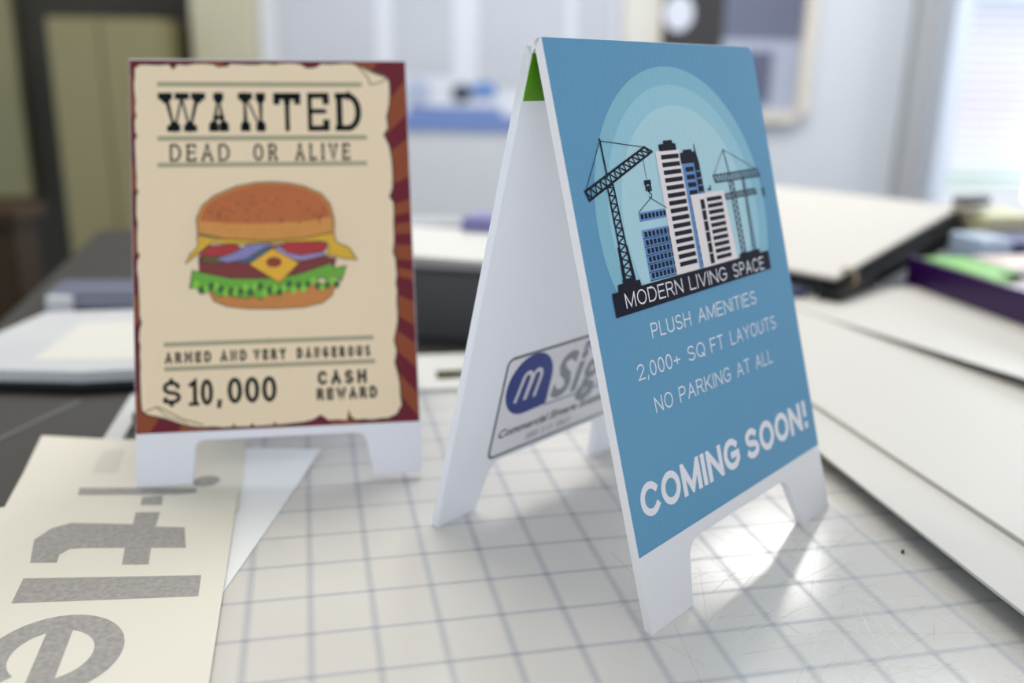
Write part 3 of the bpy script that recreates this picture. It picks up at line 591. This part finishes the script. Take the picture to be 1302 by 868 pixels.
# ------------------------------------------------------------------ paper sheets at the left
cream = mat('cream_paper', (220, 216, 204), .6, noise=(4, (212, 207, 193), .5))
vinyl = mat('mottled_grey_vinyl', (176, 173, 170), .6, noise=(420, (108, 105, 104), .9))
def sheet(name, corners, z, th, m, nu=14, nv=14, lift=None):       # a paper sheet as a curved grid with thickness
    A, Bc, Cc, D = [Vector((p[0], p[1], 0)) for p in corners]; mb = MB(); n = (nu+1)*(nv+1)
    for dz in (0, -th):
        for j in range(nv+1):
            for i in range(nu+1):
                u, v = i/nu, j/nv; p = (A*(1-u)+Bc*u)*(1-v)+(D*(1-u)+Cc*u)*v; p.z = z+dz+(lift(u, v) if lift else 0); mb.v.append(p); mb.a.append(1.0)
    for j in range(nv):
        for i in range(nu):
            a = j*(nu+1)+i; mb.f.append([a, a+1, a+nu+2, a+nu+1]); mb.f.append([n+a, n+a+nu+1, n+a+nu+2, n+a+1]); mb.mi += [0, 0]
    ring = [i for i in range(nu+1)]+[j*(nu+1)+nu for j in range(1, nv+1)]+[nv*(nu+1)+i for i in range(nu-1, -1, -1)]+[j*(nu+1) for j in range(nv-1, 0, -1)]
    for a, c in zip(ring, ring[1:]+ring[:1]): mb.f.append([a, n+a, n+c, c]); mb.mi.append(0)
    return mb
# white backing sheet (lowest)
sheet('w', [(-9.2, 19.1), (-4.10, 18.78), (-4.51, 13.13), (-9.4, 13.6)], .030, .012, None, lift=lambda u, v: .10*max(0, u-.55)*(1-v)**3)
mb = sheet('w', [(-9.0, 19.15), (-4.10, 18.78), (-4.53, 13.13), (-8.8, 13.6)], .024, .012, None, lift=lambda u, v: .16*max(0, u-.6)**1.0*max(0, 1-2.2*v))
tag(mb.build('paper_sheet', mat('cool_white_paper', (236, 238, 240), .4), None, smooth=False), 'plain white sheet poking out right of the cream lettered sheets', 'paper')
mb = sheet('c', [(-10.3, 19.1), (-5.85, 19.25), (-5.05, 15.9), (-9.3, 15.4)], .058, .014, None, lift=lambda u, v: .22*max(0, .35-u)*max(0, .5-v)*2)
t = thing('lettering_sheet', (-7.6, 17, .04), 'cream lettered transfer sheet under the burger sign', 'paper')
mb.build('backing_paper', cream, t)
e0 = Vector((-5.2925, 16.7075, 0)); ge = Vector((-.9771, -.2126, 0)); de = Vector((.2126, -.9771, 0))
S = lambda g_, d_, z: e0+g_*ge+d_*de+Vector((0, 0, z))
class SheetPrint:
    def __init__(s, z): s.O = e0+Vector((0, 0, z)); s.dx = ge; s.up = de
    def __call__(s, x, y, h=0): return s.O+x*s.dx+y*s.up+Vector((0, 0, h))
P = Print(SheetPrint(.0605), 1); P.poly([(3.04, -.66), (3.0, -.33), (.79, .0), (.81, -.29)]); P.poly(arc(.66, -.58, .27, .25, 0, 350, 20))
P.build('vinyl_letter', vinyl, t, 'grey printed letter i')
P = Print(SheetPrint(.0605), 1); P.poly([(3.0, -2.5), (2.5, -2.5), (2.45, -1.25), (2.95, -1.35)]); P.build('vinyl_letter', mat('faint_vinyl', (204, 201, 192), .6), t, 'faint pale grey letter fragment')
t = thing('lettering_sheet', (-8, 10, .08), 'large cream sheet with grey letters t, l, e in the left foreground', 'paper')
tr = (-5.29, 16.71); dwn = (.2126, -.9771)
mb = sheet('f', [(tr[0]-5.9, tr[1]-1.35), tr, (tr[0]+dwn[0]*14, tr[1]+dwn[1]*14), (tr[0]-5.9+dwn[0]*14, tr[1]-1.35+dwn[1]*14)], .090, .014, None, lift=lambda u, v: 0)
mb.build('backing_paper', cream, t)
FS = SheetPrint(.0905)
P = Print(FS, 1); P.poly([(3.19, 2.27), (2.76, 2.34), (2.78, 2.08), (2.66, 1.90), (2.45, 1.90), (1.75, 2.01), (1.70, 2.59), (1.27, 2.66), (1.31, 2.09), (.73, 2.19), (.84, 1.42), (1.35, 1.30), (1.35, .73), (1.79, .66), (1.76, 1.14), (2.85, .90), (3.14, 1.06), (3.33, 1.45)]); P.build('vinyl_letter', vinyl, t, 'grey mottled letter t')
P = Print(FS, 1); P.poly([(3.14, 3.51), (3.16, 2.77), (.38, 3.16), (.36, 3.80)]); P.build('vinyl_letter', vinyl, t, 'grey mottled letter l')
P = Print(FS, 1); cx, cy = 2.22, 5.0
pts = []
for k in range(33):
    a = math.radians(2+k*(312)/32); pts.append((cx-.76*math.sin(a)-.12*math.cos(a)*0, cy+.80*math.cos(a)))
P.stroke(pts, .40); P.stroke([(2.24, 4.3), (2.22, 5.92)], .36); P.build('vinyl_letter', vinyl, t, 'grey mottled letter e')
P = Print(FS, 1); P.poly([(1.77, .03), (1.40, .02), (1.36, .44), (1.75, .38)]); P.build('vinyl_letter', vinyl, t, 'small grey letter fragment at the sheet top')

# ------------------------------------------------------------------ left background: magazine stack, strip, pen
t = thing('magazine', (-14, 25.5, -.14), 'open white magazine lying on the dark table at the left', 'magazine')
b = MB(); b.prism([(-14.4, 22.6, .10), (-11.0, 22.6, .10), (-7.5, 23.4, .10), (-8.5, 29.6, .10), (-14.6, 28.2, .10), (-15.0, 24, .10)], (0, 0, .34)); b.build('pages', mat('magazine_pages', (200, 202, 205), .5, noise=(12, (178, 181, 187), .8)), t, .05)
b = MB(); b.prism([(-14.5, 22.5, -.14), (-11.0, 22.4, -.14), (-7.4, 23.2, -.14), (-8.4, 29.7, -.14), (-14.7, 28.4, -.14), (-15.1, 24, -.14)], (0, 0, .24)); b.build('cover', M['black'], t)
gp = mat('page_print_grey', (196, 200, 206), .6)
for q in ([(-12.6, 23.4), (-9.6, 23.7), (-10.2, 27.6), (-12.9, 27.0)],): b = MB(); b.prism([(x, y, .44) for x, y in q], (0, 0, .01)); b.build('printed_block', mat('page_cream', (206, 205, 198), .6), t)
t = thing('ring_binder', (-14, 33, -.14), 'thin slate blue binder behind the white magazine at the left', 'binder')
b = MB(); b.prism([(-15.6, 30.2, -.14), (-8, 31.2, -.14), (-8.2, 33.2, -.14), (-16.0, 32.4, -.14)], (0, 0, .62)); b.build('cover', mat('slate_cover', (92, 96, 116), .5), t, .05)
b = MB(); b.prism([(-15.5, 30.0, .15), (-8, 31.0, .15), (-8, 31.2, .15), (-15.5, 30.2, .15)], (0, 0, .14)); b.build('spine_stripe', mat('stripe_pale', (150, 156, 176), .5), t)
b = MB(); b.box(-15.4, -14.6, 29.9, 30.15, .0, .47); b.build('spine_label', mat('label_white', (214, 216, 220), .5), t)
q = MB(); q.prism([(-9.65, 22.4, -.13), (-9.25, 22.5, -.13), (-8.6, 18.9, -.13), (-9.0, 18.7, -.13)], (0, 0, .05)); tag(q.build('paper_strip', mat('strip_white', (196, 198, 198), .5), None), 'narrow white paper strip on dark table left of burger sign', 'paper strip')
q = MB(); q.tube([(-8.6, 20.2, .1), (-7.4, 22.6, .1)], .22, 12); tag(q.build('marker_pen', M['black'], None, smooth=True), 'thick black marker lying beside the white paper strip', 'pen')
q = MB(); q.prism([(-12.6, 15.5, -.139), (-12.45, 15.5, -.139), (-10.7, 22.0, -.139), (-10.85, 22.0, -.139)], (0, 0, .02)); tag(q.build('table_streak', mat('streak_grey', (120, 120, 122), .4, .6), None), 'thin grey ruler on the dark table at left edge', 'streak')  # thin strip standing in for a pale line on the table

# ------------------------------------------------------------------ middle background: dark box, papers
t = thing('storage_box', (-2, 29.5, -.14), 'charcoal box with white paper on top between the two signs', 'box')
b = MB(); b.prism([(-9, 29.2, -.14), (4, 27.0, -.14), (5.2, 33, -.14), (-8, 36, -.14)], (0, 0, 2.2)); b.build('body', mat('box_charcoal', (62, 63, 66), .5), t, .08)
b = MB(); b.prism([(-9.1, 29.0, 2.06), (4.1, 26.8, 2.06), (5.3, 33.2, 2.06), (-8.1, 36.2, 2.06)], (0, 0, .12)); b.build('lid', mat('box_lid_dark', (52, 53, 57), .5), t, .03)
q = MB(); q.prism([(-5.4, 29.6, 2.19), (1, 27.9, 2.19), (2.4, 33.5, 2.19), (-4.2, 34.5, 2.19)], (0, 0, .1)); tag(q.build('paper_sheet', mat('box_paper', (204, 204, 200), .5), None), 'white papers lying on the charcoal box lid', 'paper')
q = MB(); q.prism([(-1.9, 33.6, 2.3), (1.5, 33.2, 2.3), (1.8, 34.6, 2.3), (-1.4, 35, 2.3)], (0, 0, .5)); tag(q.build('note_pad', mat('pad_violet', (120, 116, 168), .5), None), 'small violet pad at the back of the charcoal box', 'notepad')
q = MB(); q.prism([(-8, 24.2, -.14), (3.4, 26.7, -.14), (3.6, 23.3+.6, -.14), (3.2, 25.0, -.14), (-1, 23.9, -.14), (-8, 22.3, -.14)][:0] or [G(-2.6, 11.35, -.14), G(8, 11.35, -.14), G(8, 14.3, -.14), G(-2.6, 14.3, -.14)], (0, 0, .2)); tag(q.build('board_sheet', mat('board_white', (208, 208, 206), .5), None, .02), 'white board strip along the far edge of the cutting mat', 'board')
q = MB(); q.tube([(-2.0, 23.3+.5, .16), (-.6, 24.15, .16)], .09, 10); tag(q.build('marker_pen', mat('olive_pen', (98, 92, 48), .5), None, smooth=True), 'small olive and black pen stub on the white board strip', 'pen')
t = thing('shelf_unit', (-6, 62, -36), 'long pale grey counter behind the table below the wall chart', 'counter')
b = MB(); b.box(-16, 12, 58, 74, -36, -5.0); b.build('body', mat('counter_grey', (150, 151, 152), .6), t, .1)
b = MB(); b.box(-16.4, 12.4, 57.5, 74.4, -5, -3.9); b.build('worktop', mat('counter_top', (172, 174, 176), .4), t, .1)

# ------------------------------------------------------------------ right: stacked white boards
bw = mat('foam_board_white', (194, 191, 185), .5, noise=(5, (187, 184, 178), .5)); be = mat('foam_board_edge', (168, 174, 166), .6)
def pl(pts, z, h, name, m, label=None, cat=None, group=None, bev=.02):
    b = MB(); b.prism([(x, y, z) for x, y in pts], (0, 0, h)); o = b.build(name, m, None, bev)
    if label: tag(o, label, cat, group)
    return o
pl([(7.35, 20.6), (9.3, 12.0), (12, 1), (26, 4), (24, 30), (12, 28)], 0, .39, 'foam_board', mat('foam_board_shadowed', (190, 189, 185), .5), 'bottom white foam board, set back under the others', 'board', 'stacked boards')
pl([(6.35, 19.0+.4), (7.55, 13.4), (10.2, 1.2), (28, 5), (24, 33), (3.2+1, 32)], .392, .068, 'foam_board', bw, 'lower white foam board whose edge runs along the mat', 'board', 'stacked boards')
pl([(5.6, 29.5), (7.08, 22.4-.6), (8.75, 14.8), (11.8, 1.6), (28.4, 5.4), (24.5, 33.5)], .462, .09, 'foam_board', bw, 'top white board with edge set back from the lower board', 'board', 'stacked boards')
# sheet with curled edge on top
mb = sheet('curl', [(8.0, 33.5), (25, 33.8), (27, 12.0), (13.55, 21.0)], .575, .02, None, 10, 16, lift=lambda u, v: .5*max(0, v-.35)*max(0, 1-3*u))
tag(mb.build('paper_sheet', mat('top_sheet_white', (195, 192, 186), .5), None), 'large thin white sheet with lifted edge on the board stack', 'paper')

# purple binder of samples
pu = mat('purple_vinyl', (40, 6, 66), .35)
t = thing('sample_binder', (19, 29, .6), 'thick dark purple binder full of colour samples at the right', 'binder')
A0 = Vector((14.6, 34.2, 0)); ea = Vector((.242, -.970, 0)); eb = Vector((.970, .242, 0))
Q = lambda a, c, z: A0+a*ea+c*eb+Vector((0, 0, z))
def slab(a0, a1, c0, c1, z0, z1, nm, m, par=None, bev=.02):
    b = MB(); b.prism([Q(a0, c0, z0), Q(a1, c0, z0), Q(a1, c1, z0), Q(a0, c1, z0)], (0, 0, z1-z0)); return b.build(nm, m, par, bev)
slab(0, 13.5, .18, 11, .60, .70, 'cover', pu, t); slab(0, 13.5, 0, .18, .60, 1.66, 'spine', pu, t, .06)
slab(.2, 13.3, .2, 10.8, .70, 1.52, 'pages', mat('sample_pages', (204, 196, 206), .6, noise=(30, (180, 168, 188), .8)), t)
for a0, a1, c0, c1, col, nm in ((-.6, 3.4, .5, 2.2, (112, 178, 76), 'green_sample'), (2.4, 5.6, 1.0, 3.6, (214, 202, 200), 'grey_sample'), (1.9, 4.6, 4.0, 9.0, (206, 60, 104), 'pink_sample'), (-.6, 1.5, 2.6, 8.2, (222, 204, 194), 'beige_sample')):
    slab(a0+.8, a1+.8, c0, c1, 1.54, 1.60, nm, mat(nm+'_ink', col, .5), t)
q = slab(1.0, 3.0, 6.0, 10.2, 1.62, 1.95, 'paper_sheet', mat('grey_sheets', (196, 200, 210), .6)); tag(q, 'pale grey papers piled on the purple binder', 'paper')
q = slab(-2.6, -.3, 4.8, 11.5, .60, 1.95, 'notebook', mat('navy_notebook', (62, 62, 112), .5)); tag(q, 'dark blue notebook behind the purple binder', 'notebook')
q = slab(-5.6, -2.9, 5.8, 8.6, .60, 2.5, 'folder', mat('buff_folder', (196, 192, 156), .6), None, .1); tag(q, 'buff folder standing behind the dark blue notebook', 'folder')
q = slab(-2.2, -.2, 3.4, 4.7, .60, 2.1, 'sample_swatch', mat('pale_blue_swatch', (166, 184, 206), .3), None, .1); tag(q, 'pale blue swatch stack left of the buff folder', 'swatch')
# open binder with big white page sloping up to the right
P2 = Vector((11.0, 31.3, 1.25)); P3 = Vector((18.9, 39.9, 2.55)); per = Vector((-.73, .68, 0)); ed = (P3-P2); UPV = Vector((0, 0, 1))
t = thing('open_binder', (12, 38, .6), 'open black-edged binder, its big white page rising to the right', 'binder')
b = MB(); b.prism([P2+.02*UPV, P3+.02*UPV, P3+per*10.5+.02*UPV, P2+per*7+.02*UPV], (0, 0, .14)); b.build('page', mat('binder_page', (190, 186, 180), .55), t, .03)
b = MB(); b.prism([P2-.1*per-.30*UPV, P3-.12*per-.26*UPV, P3+per*10.6-.26*UPV, P2+per*7.1-.30*UPV], (0, 0, .24)); b.build('cover', M['black'], t, .05)
b = MB(); b.prism([P2-ed*.02-per*.3-.64*UPV, P3-per*.3-1.35*UPV, P3-per*.3-.28*UPV, P2-ed*.02-per*.3-.32*UPV], per*.8); b.build('spine', M['black'], t, .05)
b = MB(); b.prism([P2+per*.3-.64*UPV, P2+ed*.9+per*.3-.64*UPV-.0*UPV-Vector((0, 0, 1.17)), P2+ed*.9+per*.5-Vector((0, 0, 1.81)), P2+per*.5-.64*UPV], (0, 0, .30)); b.build('inner_flap', M['black'], t)
for f in (.06, .95):
    c = P2+ed*f-per*.12-.02*UPV; b = MB(); pts = [c+per*(.30*math.cos(a))+UPV*(.32*math.sin(a)) for a in [k*math.pi/8 for k in range(16)]]; b.tube(pts+[pts[0]], .06, 6); b.build('ring', mat('brass_ring', (168, 150, 118), .35, .6), t, smooth=True)
q = MB(); q.prism([P3-per*.6+Vector((-.3, -.3, .2)), P3+Vector((1.6, .6, .2)), P3+Vector((1.6, 1.4, .2)), P3+per*.2+Vector((0, .4, .2))], (0, 0, .30)); tag(q.build('binder_clip', M['black'], None, .06), 'black clip at the upper corner of the open binder', 'clip')
q = MB(); q.prism([(6.8, 30.9, .60), (10.2, 31.7, .60), (9.2, 32.7, .60), (6.2, 35.4, .60)], (0, 0, .28)); tag(q.build('notebook', mat('slate_notebook', (62, 66, 104), .5), None, .03), 'small slate blue notebook beside the blue sign under the open binder', 'notebook')
